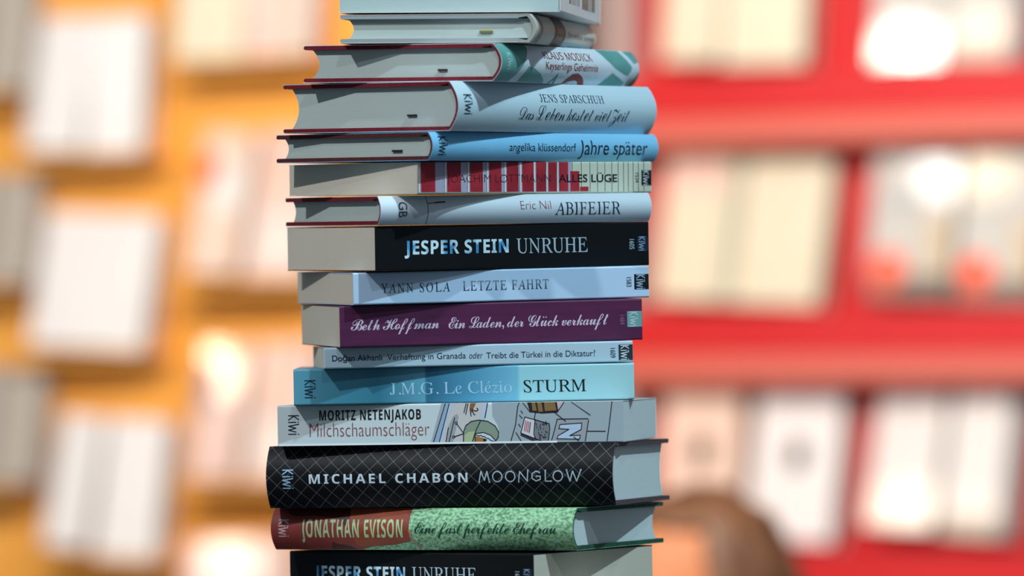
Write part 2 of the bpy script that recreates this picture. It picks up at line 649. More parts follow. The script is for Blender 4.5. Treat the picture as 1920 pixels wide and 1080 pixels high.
b = book('thick hardcover in pale blue jacket with dark script title and maroon boards', (-0.03611, -0.1212, 0.07632), (53.047, 0.72, 0.298))
hardcover(b, 0.20576, 0.12951, 0.03008, 0.0070, mat('jacket_pale_blue', srgb(192, 212, 222), 0.4), MAROON, PAGE_HC, prints,
          ribbon=(0.0273, 0.0343, 0.0098, mat('ribbon_dark', srgb(26, 22, 24), 0.7)), case_label='maroon cloth')


# 5 sky blue jacket
def prints(s):
    s.text('angelika klüssendorf', 'plain', 68.2, 128.9, 6.1, 4.9, NAVY, 2, ref='k')
    s.text('Jahre später', 'plain', 132.7, 195.7, 4.2, 8.9, BLACK, 2, ref='h')
    s.logo(5.8, 12.9, 3.6, 14.2, NAVY, 2)


b = book('slim hardcover in sky blue jacket with dark brown boards', (-0.04935, -0.11914, 0.05868), (47.14, 0.585, 0.257))
hardcover(b, 0.20616, 0.13006, 0.01732, 0.0040, noisy('jacket_sky', srgb(120, 184, 222), srgb(132, 194, 230), 8, 0.4), DARKMAR, PAGE_HC, prints,
          ribbon=(0.0246, 0.0328, 0.0062, mat('ribbon_dark', srgb(26, 22, 24), 0.7)), case_label='dark brown cloth')


# 6 paperback striped red and cream
def prints(s):
    crim = noisy('ink_crimson', srgb(150, 30, 44), srgb(176, 42, 56), 70, 0.55)
    lav, dark, wht = INK('lavender', srgb(178, 168, 190)), INK('dark_line', srgb(62, 44, 36)), INK('bright', srgb(226, 224, 222))
    s.rect(0, 124.0, 1.0, 19.4, lav, 1)
    st = [(2.3, 13.7), (23.1, 34.1), (41.4, 51.7), (56.8, 66.7), (71.0, 80.6), (83.6, 92.7), (94.9, 103.6), (104.9, 112.4), (113.7, 121.2)]
    for x0, x1 in st:
        s.rect(x0, x1, 1.2, 19.4, crim, 2)
        s.rect(x0 - 1.9, x0 - 0.7, 1.0, 19.4, wht, 2)
        s.rect(x0 - 2.2, x0 - 1.9, 1.0, 19.4, dark, 2)
    s.rect(122.9, 130.4, 1.2, 13.7, crim, 3)
    s.rect(130.9, 137.9, 1.2, 4.0, crim, 3)
    for x in (124.7, 132.2, 139.3, 145.5, 151.7, 157.5, 162.8, 167.3, 171.3, 175.4, 179.8, 184.3):
        s.rect(x - 0.2, x + 0.2, 1.0 if x > 138 else (14.0 if x < 130 else 4.2), 19.4, dark, 2)
    s.text('JOACHIM LOTTMANN', 'thin', 23.0, 106.6, 6.9, 4.8, INK('plum_dark', srgb(70, 28, 40)), 4, ref='H')
    s.text('ALLES LÜGE', 'heavy', 113.2, 161.9, 6.9, 4.8, BLACK, 4)
    s.vtext('1534', 'plain', 177.0, 180.3, 6.4, 12.4, INK('dark_line', srgb(62, 44, 36)), 4)
    kiwi_box(s, 182.3, 190.7, 4.6, 14.2, BLACK, WHITE)


b = book('paperback with spine striped crimson and cream', (-0.05596, -0.11001, 0.03846), (40.749, 0.478, 0.08))
paperback(b, 0.19086, 0.1251, 0.01945, mat('cover_cream', srgb(204, 206, 186), 0.5), PAGE_PB, prints)


# 7 white jacket with a thin brown line
def prints(s):
    br = INK('brown_line', srgb(96, 38, 40))
    s.vtext('GB', 'plain', 12.2, 18.1, 4.7, 14.0, NAVY, 2)
    s.rect(32.1, 32.5, 0, 17.85, br, 2)
    s.line([(32.4, 13.0), (36, 13.2), (39, 13.5)], 0.45, br, 2)
    s.line([(37.5, 13.4), (42, 13.7), (44.5, 13.8)], 0.9, br, 2)
    s.text('Eric Nil', 'thin', 96.3, 117.4, 8.5, 5.2, INK('eric_red', srgb(140, 56, 60)), 2)
    s.text('ABIFEIER', 'serif', 120.3, 166.8, 4.9, 7.7, NAVY, 2, ref='B')


b = book('slim hardcover in silvery white jacket with a thin brown line round its spine', (-0.08093, -0.10017, 0.01997), (27.879, 0.436, -0.046))
hardcover(b, 0.18853, 0.12917, 0.01785, 0.0045, mat('jacket_silver', srgb(204, 214, 224), 0.4), MAROON, PAGE_HC, prints, case_label='maroon cloth')

BLUEWHITE = noisy('ink_blue_white', srgb(70, 150, 205), srgb(210, 234, 244), 110, 0.5, 0.3, (1, 1, 0.8), 2.0, 0.40, 0.52)
CHARCOAL = mat('cover_black', srgb(14, 17, 20), 0.5, 0.16)


def prints_black(s):
    s.text('JESPER STEIN', 'boldplus', 19.9, 91.4, 9.8, 8.3, BLUEWHITE, 3, ref='E', spacing=1.06)
    s.text('UNRUHE', 'serif', 96.7, 146.5, 9.1, 9.1, INK('silver', srgb(178, 196, 208)), 3)
    s.vtext('1605', 'plain', 176.1, 179.5, 10.2, 16.4, INK('silver', srgb(178, 196, 208)), 3)
    kiwi_box(s, 181.6, 189.2, 9.0, 18.2, INK('midnight', srgb(22, 34, 54)), INK('ice', srgb(150, 180, 205)))


# 8 black paperback
b = book('thick black paperback with blue and white capitals, under the silvery white hardcover', (-0.08277, -0.09937, -0.0078), (27.494, 0.464, -0.18))
paperback(b, 0.1899, 0.12504, 0.02716, CHARCOAL, PAGE_PB, prints_black)
BLACK_BOOK = b


# 9 light blue paperback
def prints(s):
    two = mat('ink_two_tone', srgb(20, 38, 70), 0.5)
    if len(two.node_tree.nodes) <= 2:
        nt = two.node_tree
        tc = nt.nodes.new('ShaderNodeTexCoord')
        sx = nt.nodes.new('ShaderNodeSeparateXYZ')
        mr = nt.nodes.new('ShaderNodeMapRange')
        mr.inputs['From Min'].default_value, mr.inputs['From Max'].default_value = 0.0088, 0.0110
        mx = nt.nodes.new('ShaderNodeMix')
        mx.data_type = 'RGBA'
        mx.inputs['A'].default_value, mx.inputs['B'].default_value = srgb(18, 36, 66), srgb(104, 122, 138)
        nt.links.new(tc.outputs['Object'], sx.inputs[0])
        nt.links.new(sx.outputs['Z'], mr.inputs['Value'])
        nt.links.new(mr.outputs[0], mx.inputs['Factor'])
        nt.links.new(mx.outputs['Result'], bsdf(two).inputs['Base Color'])
    s.text('YANN SOLA', 'serif', 17.4, 61.8, 7.0, 5.6, NAVY, 2, spacing=1.25)
    s.text('LETZTE FAHRT', 'serif', 70.0, 125.5, 7.1, 5.8, two, 2, spacing=1.15)
    s.vtext('1583', 'plain', 176.2, 179.4, 7.0, 12.8, NAVY, 3)
    kiwi_box(s, 181.3, 190.8, 5.2, 14.6, BLACK, INK('ice', srgb(150, 180, 205)))


b = book('ice blue paperback with thin navy capitals, lying on the purple paperback', (-0.09674, -0.08841, -0.02833), (17.915, 0.458, -0.366))
paperback(b, 0.1909, 0.12508, 0.01966, mat('cover_ice', srgb(182, 206, 232), 0.4), PAGE_PB, prints)


# 10 purple paperback
def prints(s):
    lil = INK('lilac', srgb(206, 186, 208))
    s.text('Beth Hoffman', 'boldscript', 6.9, 61.9, 10.4, 6.7, lil, 2)
    s.text('Ein Laden, der Glück verkauft', 'boldscript', 68.0, 169.1, 10.0, 6.9, lil, 2)
    s.vtext('1484', 'plain', 176.3, 179.4, 9.7, 15.6, INK('mauve', srgb(140, 96, 128)), 2)
    kiwi_box(s, 181.0, 190.4, 8.1, 17.8, INK('sage_teal', srgb(104, 152, 152)), INK('mist', srgb(190, 206, 210)))


b = book('purple paperback with white handwritten title', (-0.1056, -0.08236, -0.0543), (12.846, 0.365, -0.355))
paperback(b, 0.19053, 0.12507, 0.02545, noisy('cover_purple', srgb(76, 27, 62), srgb(86, 32, 70), 30, 0.5, 0.3, (1, 1, 6)), PAGE_PB, prints)


# 11 thin grey-blue paperback
def prints(s):
    s.text('Doğan Akhanlı', 'heavy', 4.9, 35.7, 4.6, 3.6, NAVY, 2)
    s.text('Verhaftung in Granada', 'plain', 38.8, 87.2, 4.5, 3.7, NAVY, 2)
    s.text('oder', 'slantsans', 89.3, 97.6, 4.3, 3.7, NAVY, 2, ref='d')
    s.text('Treibt die Türkei in die Diktatur?', 'plain', 99.8, 167.1, 4.1, 3.7, NAVY, 2)
    s.vtext('1609', 'plain', 176.4, 179.6, 2.7, 8.7, NAVY, 2)
    kiwi_box(s, 181.6, 190.3, 1.2, 10.7, INK('deep_slate', srgb(28, 48, 58)), WHITE)


b = book('thin grey-blue paperback with one line of navy text, under the purple paperback', (-0.11591, -0.07155, -0.06726), (5.104, -0.291, -0.269))
paperback(b, 0.19039, 0.12492, 0.01293, mat('cover_grey_blue', srgb(170, 192, 206), 0.42), PAGE_PB, prints)

# 12 sea blue paperback fading to pale
sea = mat('cover_sea', srgb(40, 110, 140), 0.42)
nt = sea.node_tree
tc = nt.nodes.new('ShaderNodeTexCoord')
sx = nt.nodes.new('ShaderNodeSeparateXYZ')
mr = nt.nodes.new('ShaderNodeMapRange')
mr.inputs['From Min'].default_value, mr.inputs['From Max'].default_value = 0.0, 0.21
cr = nt.nodes.new('ShaderNodeValToRGB')
els = cr.color_ramp.elements
els[0].position, els[0].color = 0.0, srgb(88, 148, 168)
els[1].position, els[1].color = 1.0, srgb(156, 198, 204)
for pos, c in ((0.10, (66, 132, 154)), (0.25, (50, 116, 140)), (0.355, (86, 150, 174)), (0.384, (92, 158, 180)), (0.388, (42, 102, 132)), (0.52, (76, 144, 176)), (0.655, (112, 176, 202)), (0.663, (146, 200, 210))):
    e = els.new(pos)
    e.color = srgb(*c)
nt.links.new(tc.outputs['Object'], sx.inputs[0])
nt.links.new(sx.outputs['X'], mr.inputs['Value'])
nt.links.new(mr.outputs[0], cr.inputs[0])
nt.links.new(cr.outputs[0], bsdf(sea).inputs['Base Color'])


def prints(s):
    s.text('J.M.G. Le Clézio', 'serif', 59.1, 134.2, 5.6, 7.1, INK('pale_ice', srgb(158, 200, 222)), 2, ref='M')
    s.text('STURM', 'serif', 141.4, 179.9, 5.5, 7.5, BLACK, 2)
    s.logo(7.0, 13.3, 4.8, 15.2, NAVY, 2)


b = book('sea blue paperback fading to pale cyan, under the thin grey-blue paperback', (-0.13528, -0.06109, -0.08967), (-0.094, -0.329, -0.107))
paperback(b, 0.20938, 0.12481, 0.02223, sea, PAGE_WH, prints)


# 13 light grey paperback with a cartoon
def prints(s):
    ink = INK('pen', srgb(18, 24, 32))
    C = lambda n, *c: INK('toon_' + n, srgb(*c))
    P = lambda pts, m, l=2: s.poly(pts, m, l)
    P([(110.6, 25.1), (129.5, 25.1), (127.7, 14.8), (117.6, 11.7), (116.9, 0.5), (103.5, 0.5), (106.6, 15.7)], C('blush', 200, 194, 194), 1)
    P([(134.8, 25.1), (215.8, 25.1), (215.8, 0.4), (136.8, 0.4), (139.2, 6.0), (138.1, 11.4), (134.9, 16.9)], C('slate', 160, 172, 178), 1)
    P([(103.1, 25.1), (105.6, 25.1), (97.7, 0.5), (96.0, 0.5)], C('slate', 160, 172, 178))
    P([(105.6, 25.1), (108.1, 25.1), (101.3, 0.5), (97.7, 0.5)], C('bluegrey', 150, 172, 198))
    P([(108.1, 25.1), (110.6, 25.1), (106.6, 15.7), (103.5, 0.5), (101.3, 0.5)], C('paleblue', 182, 200, 222))
    P([(113.0, 18.6), (113.8, 16.7), (112.0, 9.1), (109.7, 0.5), (105.5, 0.5), (107.6, 11.8), (110.5, 17.3)], C('mid', 158, 160, 166))
    P([(129.5, 25.1), (132.3, 25.1), (129.9, 14.5), (127.4, 14.6)], C('paleblue', 182, 200, 222))
    P([(116.6, 0.5), (116.7, 7.4), (118.2, 11.2), (121.5, 13.8), (126.5, 14.6), (132.1, 13.7), (136.5, 10.9), (138.6, 7.1), (138.3, 3.8), (136.6, 1.6), (136.3, 0.5)], C('sage', 136, 150, 132))
    P([(116.9, 0.5), (117.2, 5.2), (119.8, 7.3), (123.7, 7.8), (121.9, 0.5)], C('lime', 172, 186, 146), 3)
    P([(123.9, 5.1), (124.7, 6.4), (129.2, 6.9), (133.6, 5.2), (136.3, 2.2), (134.6, 0.5), (123.8, 0.5)], C('foam', 200, 212, 222), 3)
    P([(123.9, 4.8), (129.1, 3.5), (128.8, 0.6), (124.4, 0.6)], C('caramel', 176, 112, 50), 4)
    P([(129.1, 3.5), (131.3, 2.5), (130.2, 0.5), (128.8, 0.6)], C('coffee', 40, 34, 34), 4)
    P([(121.2, 25.1), (124.8, 25.1), (123.3, 22.0), (122.7, 19.3), (121.1, 19.6), (120.8, 22.0)], C('leather', 142, 96, 52), 3)
    P([(156.6, 25.1), (179.6, 25.1), (175.3, 18.8), (165.9, 18.4), (158.2, 19.3)], C('coffee', 40, 34, 34), 2)
    for q in ([(159.4, 25.1), (161.6, 25.1), (162.6, 19.8), (159.9, 19.8)], [(162.7, 25.1), (165.5, 25.1), (166.5, 19.2), (163.7, 19.0)], [(167.1, 25.1), (173.8, 25.1), (174.8, 19.9), (167.6, 19.5)]):
        P(q, C('straw', 138, 106, 66), 3)
    P([(175.1, 25.1), (179.3, 25.1), (175.9, 19.9)], C('pinkpaper', 208, 178, 182), 3)
    P([(155.1, 16.1), (161.4, 14.7), (160.7, 3.0), (152.4, 6.3)], C('pinkwhite', 212, 206, 212), 2)
    P([(161.4, 14.7), (170.2, 11.8), (169.5, 1.2), (161.8, 1.9), (160.7, 3.0)], C('newsprint', 120, 124, 130), 2)
    P([(152.4, 6.3), (160.7, 3.0), (165.6, 1.2), (161.2, 0.5), (152.4, 5.0)], C('newsprint', 120, 124, 130), 2)
    redpen = INK('red_pen', srgb(170, 60, 66))
    for k in range(4):
        s.line([(155.6 + k * 1.0, 13.6 - k * 0.3), (154.6 + k * 1.0, 7.6 - k * 0.4)], 0.5, redpen if k < 3 else ink, 3)
    rnd = random.Random(3)
    for k in range(26):
        x, z = 162 + rnd.random() * 7, 3 + rnd.random() * 9
        s.line([(x, z), (x + rnd.uniform(-1.2, 1.2), z + rnd.uniform(-1.6, 1.6))], 0.42, ink, 4)
    P([(175.2, 14.5), (194.3, 14.2), (192.4, 0.9), (171.4, 1.2)], C('mid', 158, 160, 166), 2)
    for q in ([(176.8, 11.2), (190.4, 11.9), (190.0, 8.0), (184.5, 8.4), (176.2, 8.7)], [(190.0, 8.0), (182.8, 4.3), (175.6, 4.4), (182.3, 8.1), (185, 8.6)], [(182.8, 4.3), (189.4, 4.5), (188.8, 2.1), (174.8, 2.5), (175.6, 4.4)]):
        P(q, C('paleblue', 182, 200, 222), 3)
    for l in ([(105.6, 25), (97.7, 0.8)], [(108.1, 25), (101.3, 0.7)], [(118.7, 25), (117.2, 19.3)], [(119.8, 25), (118.3, 18.2)], [(111.3, 16.2), (107.4, 0.7)], [(107.3, 10.2), (105.5, 0.7)],
              [(132.0, 25), (130.2, 15.9)], [(112.5, 12.6), (116.7, 6.8)], [(110.8, 4.5), (116.5, 6.3)],
              [(116.6, 0.8), (116.7, 7.4), (118.2, 11.2), (121.5, 13.8), (126.5, 14.6), (132.1, 13.7), (136.5, 10.9), (138.6, 7.1), (138.3, 3.8), (136.6, 1.6)],
              [(127.4, 14.0), (124.8, 8.9), (121.9, 0.6)], [(123.9, 5.1), (124.7, 6.4), (129.2, 6.9), (133.6, 5.2), (136.3, 2.2)],
              [(124.7, 5.3), (126.2, 4.8), (127.5, 5.2), (128.6, 4.4), (129.7, 4.5), (131, 3.4), (132.4, 3.1), (133.8, 1.9), (135.7, 1.4)], [(123.9, 4.5), (124.1, 0.7)],
              [(151.7, 25), (150.8, 22.7), (149.2, 11.3), (146.0, 1.0)], [(153.9, 25), (158.5, 19.0)], [(152.7, 19.9), (153.8, 18.3)], [(151.8, 17.2), (153.4, 15.3)], [(151.2, 11.8), (152.2, 10.1)], [(149.4, 6.6), (152.6, 1.4)],
              [(158.2, 19.3), (165.9, 18.4), (175.3, 18.8), (179.6, 25)], [(161.8, 18.6), (160.9, 14.9)], [(173.4, 18.8), (180.5, 13.0)], [(184.0, 25), (195.7, 16.7)],
              [(155.1, 16.1), (170.2, 11.8), (170.5, 8.8), (169.5, 1.2)], [(155.1, 16.1), (152.4, 6.3), (160.7, 3.0), (165.6, 1.2)], [(161.4, 14.7), (160.5, 5.7), (161.8, 1.9)], [(152.4, 5.0), (161.2, 1.0)], [(152.7, 5.8), (160.9, 2.0)],
              [(175.2, 14.5), (194.3, 14.5)], [(175.2, 14.5), (173.5, 8.2), (171.4, 1.2)], [(194.6, 13.7), (192.4, 0.9)], [(193.9, 6.9), (204.9, 6.7)], [(209.3, 25), (207.7, 12.7), (205.9, 1.0)],
              [(176.8, 11.2), (190.4, 11.9), (190.0, 8.0), (182.8, 4.3), (189.4, 4.5), (188.8, 2.1), (174.8, 2.5), (175.6, 4.4), (182.3, 8.1), (176.2, 8.7), (176.8, 11.2)],
              [(185.3, 3.5), (188.3, 1.0)], [(121.1, 21.7), (121.6, 17.1)], [(122.2, 21.5), (123.3, 18.2), (124.1, 17.9)], [(123.3, 20.6), (125.0, 20.1), (126.1, 21.1), (125.3, 22.0)]):
        s.line(l, 0.5, ink, 5)
    for cx, cz in ((112.2, 13.0), (110.4, 4.4)):
        s.line([(cx + 0.8 * math.cos(k * math.pi / 5), cz + 0.8 * math.sin(k * math.pi / 5)) for k in range(11)], 0.35, ink, 5)
    s.rect(0.5, 175, 0.15, 1.3, INK('bare_white', srgb(232, 236, 238)), 7)
    s.text('MORITZ NETENJAKOB', 'boldsans', 26.4, 90.2, 15.6, 6.2, INK('press_black', srgb(16, 18, 20)), 3, spacing=1.12)
    s.text('Milchschaumschläger', 'thin', 20.2, 95.4, 5.5, 8.4, INK('dusty_red', srgb(140, 66, 66)), 3)
    s.logo(6.9, 13.3, 7.4, 18.8, NAVY, 2)


b = book('pale grey paperback with a cartoon drawn on its spine', (-0.1461, -0.04685, -0.11497), (-10.293, -0.753, -0.081))
paperback(b, 0.21584, 0.1328, 0.02512, mat('cover_pale_grey', srgb(200, 210, 212), 0.45), PAGE_WH, prints)

# 14 thick black jacket with a lattice of thin silver lines
lat = mat('jacket_lattice', srgb(12, 13, 16), 0.5, 0.16)
nt = lat.node_tree
N, Lk = nt.nodes, nt.links
tc = N.new('ShaderNodeTexCoord')
sx = N.new('ShaderNodeSeparateXYZ')
Lk.new(tc.outputs['Object'], sx.inputs[0])


def mnode(op, a, b=None):
    n = N.new('ShaderNodeMath')
    n.operation = op
    for i, v in enumerate((a, b)):
        if v is None:
            continue
        if isinstance(v, (int, float)):
            n.inputs[i].default_value = v
        else:
            Lk.new(v, n.inputs[i])
    return n.outputs[0]


u = mnode('MULTIPLY', sx.outputs['X'], 1 / 0.0100)
w = mnode('MULTIPLY', sx.outputs['Z'], 1 / 0.0094)
masks = []
for op in ('ADD', 'SUBTRACT'):
    fr = mnode('FRACT', mnode('ADD', mnode(op, u, w), 40.3))
    masks.append(mnode('LESS_THAN', mnode('ABSOLUTE', mnode('SUBTRACT', fr, 0.5)), 0.016))
nz = N.new('ShaderNodeTexNoise')
nz.inputs['Scale'].default_value = 1100
Lk.new(tc.outputs['Object'], nz.inputs[0])
gate = mnode('MULTIPLY', mnode('MAXIMUM', *masks), mnode('ADD', mnode('MULTIPLY', nz.outputs[0], 0.9), 0.25))
mx = N.new('ShaderNodeMix')
mx.data_type = 'RGBA'
mx.inputs['A'].default_value = srgb(13, 14, 18)
mx.inputs['B'].default_value = srgb(128, 132, 130)
Lk.new(gate, mx.inputs['Factor'])
Lk.new(mx.outputs['Result'], bsdf(lat).inputs['Base Color'])


def prints(s):
    sil = INK('silver', srgb(178, 196, 208))
    s.text('MICHAEL CHABON', 'boldsans', 27.8, 129.9, 15.0, 5.8, INK('bright_silver', srgb(200, 212, 220)), 2, spacing=1.3)
    x0, k, z0 = 137.2, 65.1 / 7.9, 15.0
    H = 6.6
    circ = lambda cx: [(cx + 0.36 * math.cos(a * math.pi / 9), 0.5 + 0.48 * math.sin(a * math.pi / 9)) for a in range(19)]
    gly = [[(0.0, 0), (0.16, 1), (0.42, 0.15), (0.62, 1), (0.80, 0)], circ(1.42), circ(2.42),
           [(3.05, 0), (3.15, 0.95), (3.72, 0.05), (3.78, 1.05)],
           [(4.66, 0.85), (4.40, 0.98), (4.10, 0.72), (4.10, 0.3), (4.40, 0.05), (4.72, 0.2), (4.74, 0.5), (4.45, 0.5)],
           [(5.12, 1), (5.12, 0.03), (5.55, 0.03)], circ(6.08),
           [(6.75, 1.05), (7.0, 0), (7.22, 0.95), (7.52, 0), (7.85, 1.05)]]
    for i, g in enumerate(gly):
        pts = [(x0 + x * k, z0 + z * H) for x, z in g]
        s.line(pts, 0.62, sil, 2)
        for p in ([pts[0], pts[-1]] if i not in (1, 2, 6) else [pts[4]]):
            s.line([p, (p[0] + 0.02, p[1])], 1.25, sil, 2)
    s.logo(10.8, 17.4, 12.4, 23.6, INK('ice', srgb(150, 180, 205)), 2)


b = book('thick hardcover in black jacket with a lattice of thin silver lines', (-0.15196, -0.03255, -0.15362), (-15.991, -0.977, -0.2))
hardcover(b, 0.22168, 0.13125, 0.03822, 0.0080, lat, noisy('plum_cloth', srgb(84, 66, 76), srgb(98, 80, 90), 400, 0.7, 0.2), PAGE_WH, prints, case_label='plum grey cloth')


# 15 red and green jacket
grass = noisy('jacket_grass', srgb(84, 132, 94), srgb(160, 204, 160), 480, 0.5, 0.3, (1, 1, 1.3), 5.0, 0.36, 0.60)


def prints(s):
    brick = noisy('ink_brick', srgb(120, 46, 44), srgb(142, 62, 54), 30, 0.5)
    dark = noisy('ink_umber', srgb(62, 26, 28), srgb(84, 36, 34), 40, 0.5)
    org = noisy('ink_clay', srgb(140, 62, 42), srgb(160, 78, 48), 60, 0.5)
    s.rect(0, 95.5, 0, 25.8, brick, 1)
    s.poly([(7.7, 25.7), (52.9, 25.7), (54.3, 20.2), (52.8, 13.7), (47.2, 19.1), (29.3, 21.3), (17.0, 20.7), (11.5, 22.3)], dark, 2)
    s.poly([(53.0, 25.7), (92.6, 25.7), (95.4, 12.1), (95.4, 6.0), (83.8, 3.2), (62.8, 1.4), (57.8, 2.6), (57.6, 7.1), (53.9, 22.4)], org, 2)
    s.poly([(41.7, 5.3), (44.7, 3.7), (52.9, 2.5), (57.0, 0.2), (39.1, 0.2)], dark, 3)
    s.poly([(59.9, 0.1), (68.0, 2.0), (83.8, 3.2), (96.3, 5.5), (101.1, 0.1)], grass, 3)
    s.line([(95.8, 12.1), (96.9, 7.7), (98.9, 4.4), (101.4, 1.5)], 1.3, INK('skin_print', srgb(176, 126, 110)), 4)
    s.text('JONATHAN EVISON', 'boldsans', 21.1, 91.2, 7.8, 11.3, INK('celery', srgb(176, 196, 150)), 5, ref='O', spacing=1.08)
    s.text('Eine fast perfekte Ehefrau', 'boldscript', 99.4, 195.4, 10.4, 6.9, INK('forest', srgb(26, 66, 52)), 3)
    s.logo(5.5, 12.0, 8.5, 18.6, INK('rose', srgb(206, 174, 178)), 3)


b = book('hardcover with jacket half brick red and half grassy green, dark green boards', (-0.14959, -0.01494, -0.18015), (-25.21, -0.828, -0.153))
hardcover(b, 0.20633, 0.13041, 0.02583, 0.0070, grass, noisy('green_cloth', srgb(38, 78, 62), srgb(50, 92, 74), 400, 0.7, 0.2), PAGE_WH, prints, case_label='dark green cloth')

# 16 a second copy of the black paperback at the bottom
low = BLACK_BOOK.copy()
COL.objects.link(low)
low.location = (-0.14209, 0.00623, -0.20929 + CAM_Z)
low.rotation_euler = (R(-0.33), R(-0.321), R(-36.773))
low['label'] = 'black paperback with blue and white capitals, lowest in view, under the red and green book'
for ch in list(BLACK_BOOK.children):
    c = ch.copy()
    COL.objects.link(c)
    c.parent = low

# ------------------------------------------------------------------ books on the display walls
BG_PAGE = noisy('display_pages', srgb(150, 140, 130), srgb(176, 166, 154), 40, 0.85, 0.15, (1, 40, 1))


def display_book(w, loc, yaw, lean, roll, wd, ht, th, cover_m, label, group, marks=None, side_m=None):
    """a closed book leaning back on a ledge: page_block between two boards, face to the front"""
    root = thing('book', label, 'book', loc, (0, 0, 0), group)
    root.rotation_mode = 'QUATERNION'
    Mx = Matrix.Rotation(R(-yaw), 4, 'Z') @ Matrix.Rotation(R(-lean), 4, 'X') @ Matrix.Rotation(R(roll), 4, 'Y')
    root.rotation_quaternion = Mx.to_quaternion()
    c = MB()
    t = 0.0016
    h = wd / 2
    c.box(-h, h, 0, t, 0, ht, cover_m)
    c.box(-h, h, th - t, th, 0, ht, cover_m)
    c.box(-h, -h + t, t, th - t, 0, ht, cover_m)
    if marks:
        marks(c, wd, ht)
    c.build('cover', root)
    p = MB()
    p.box(-h + t, h - 0.0015, t, th - t, 0.0015, ht - 0.0015, side_m or BG_PAGE)
    p.build('page_block', root)
    return root


def disc(c, x, z, r, m, rz=None, e=0.0004):
    n = 24
    rz = rz or r
    c.add([(x + r * math.cos(2 * math.pi * k / n), -e, z + rz * math.sin(2 * math.pi * k / n)) for k in range(n)], [tuple(range(n))], m)


def patch(c, x0, x1, z0, z1, m, e=0.0003):
    c.add([(x0, -e, z0), (x1, -e, z0), (x1, -e, z1), (x0, -e, z1)], [(0, 1, 2, 3)], m)


BW = noisy('display_white', srgb(238, 233, 230), srgb(243, 239, 236), 6, 0.4)
BC = noisy('display_cream', srgb(226, 216, 188), srgb(234, 225, 200), 6, 0.4)
BP = noisy('display_blush', srgb(240, 206, 184), srgb(244, 218, 200), 7, 0.4)
BPK = noisy('display_pink', srgb(236, 196, 180), srgb(242, 214, 202), 9, 0.4)
BG_ = noisy('display_grey', srgb(160, 152, 142), srgb(196, 186, 174), 14, 0.5, stretch=(3, 1, 0.3))
BSL = noisy('display_silver', srgb(184, 184, 180), srgb(216, 212, 202), 12, 0.4)
BWG = noisy('display_white_glossy', srgb(236, 230, 224), srgb(242, 237, 232), 6, 0.4)
BPG = noisy('display_pink_glossy', srgb(236, 196, 180), srgb(242, 214, 202), 9, 0.4)
for m in (BSL, BWG, BPG):                      # film-laminated covers
    bsdf(m).inputs['Coat Weight'].default_value = 1.0
    bsdf(m).inputs['Coat Roughness'].default_value = 0.035
GREY_P = noisy('display_pages_grey', srgb(132, 128, 122), srgb(160, 152, 144), 40, 0.85, 0.15, (1, 40, 1))
LG = 'books shown on the orange stand'
RG = 'books shown on the red stand'


def m_grey(c, wd, ht):
    patch(c, -wd * 0.5, -wd * 0.32, 0.0, ht, INK('greyed', srgb(214, 210, 206)))


def m_brown(c, wd, ht):
    disc(c, wd * 0.02, ht * 0.50, 0.014, INK('bark', srgb(58, 38, 20)), 0.019)


def m_pinktop(c, wd, ht):
    patch(c, -wd * 0.46, wd * 0.3, ht * 0.74, ht * 0.93, INK('pink_band', srgb(244, 204, 190)))
    patch(c, wd * 0.30, wd * 0.5, 0, ht, INK('celadon', srgb(196, 198, 172)))


def m_peach(c, wd, ht):
    patch(c, -wd * 0.42, wd * 0.1, ht * 0.60, ht * 0.72, INK('peach_band', srgb(238, 196, 170)))
    patch(c, -wd * 0.40, wd * 0.42, ht * 0.08, ht * 0.42, INK('pale_pink', srgb(242, 224, 212)))


def m_reddisc(c, wd, ht):
    patch(c, -wd * 0.5, wd * 0.5, 0.0, ht * 0.16, INK('ash', srgb(128, 118, 108)))
    patch(c, wd * 0.16, wd * 0.5, ht * 0.16, ht * 0.55, INK('sand', srgb(204, 186, 160)))
    disc(c, -wd * 0.24, ht * 0.19, 0.023, INK('coral', srgb(255, 96, 62)), e=0.0007)


def m_redspot(c, wd, ht):
    disc(c, -wd * 0.32, ht * 0.72, 0.014, INK('coral', srgb(255, 96, 62)), 0.02)
    patch(c, -wd * 0.1, wd * 0.4, ht * 0.45, ht * 0.75, INK('milk', srgb(246, 238, 232)))


def m_dusk(c, wd, ht):
    patch(c, -wd * 0.5, -wd * 0.1, ht * 0.5, ht * 0.85, INK('dusk', srgb(182, 160, 164)))


def m_stripe(c, wd, ht):
    patch(c, wd * 0.05, wd * 0.3, 0.0, ht, INK('stone', srgb(206, 196, 178)))


def m_slate(c, wd, ht):
    patch(c, wd * 0.3, wd * 0.5, 0.0, ht, INK('slate_band', srgb(132, 134, 134)))
    patch(c, -wd * 0.5, wd * 0.3, 0.0, ht * 0.12, INK('stone', srgb(206, 196, 178)))


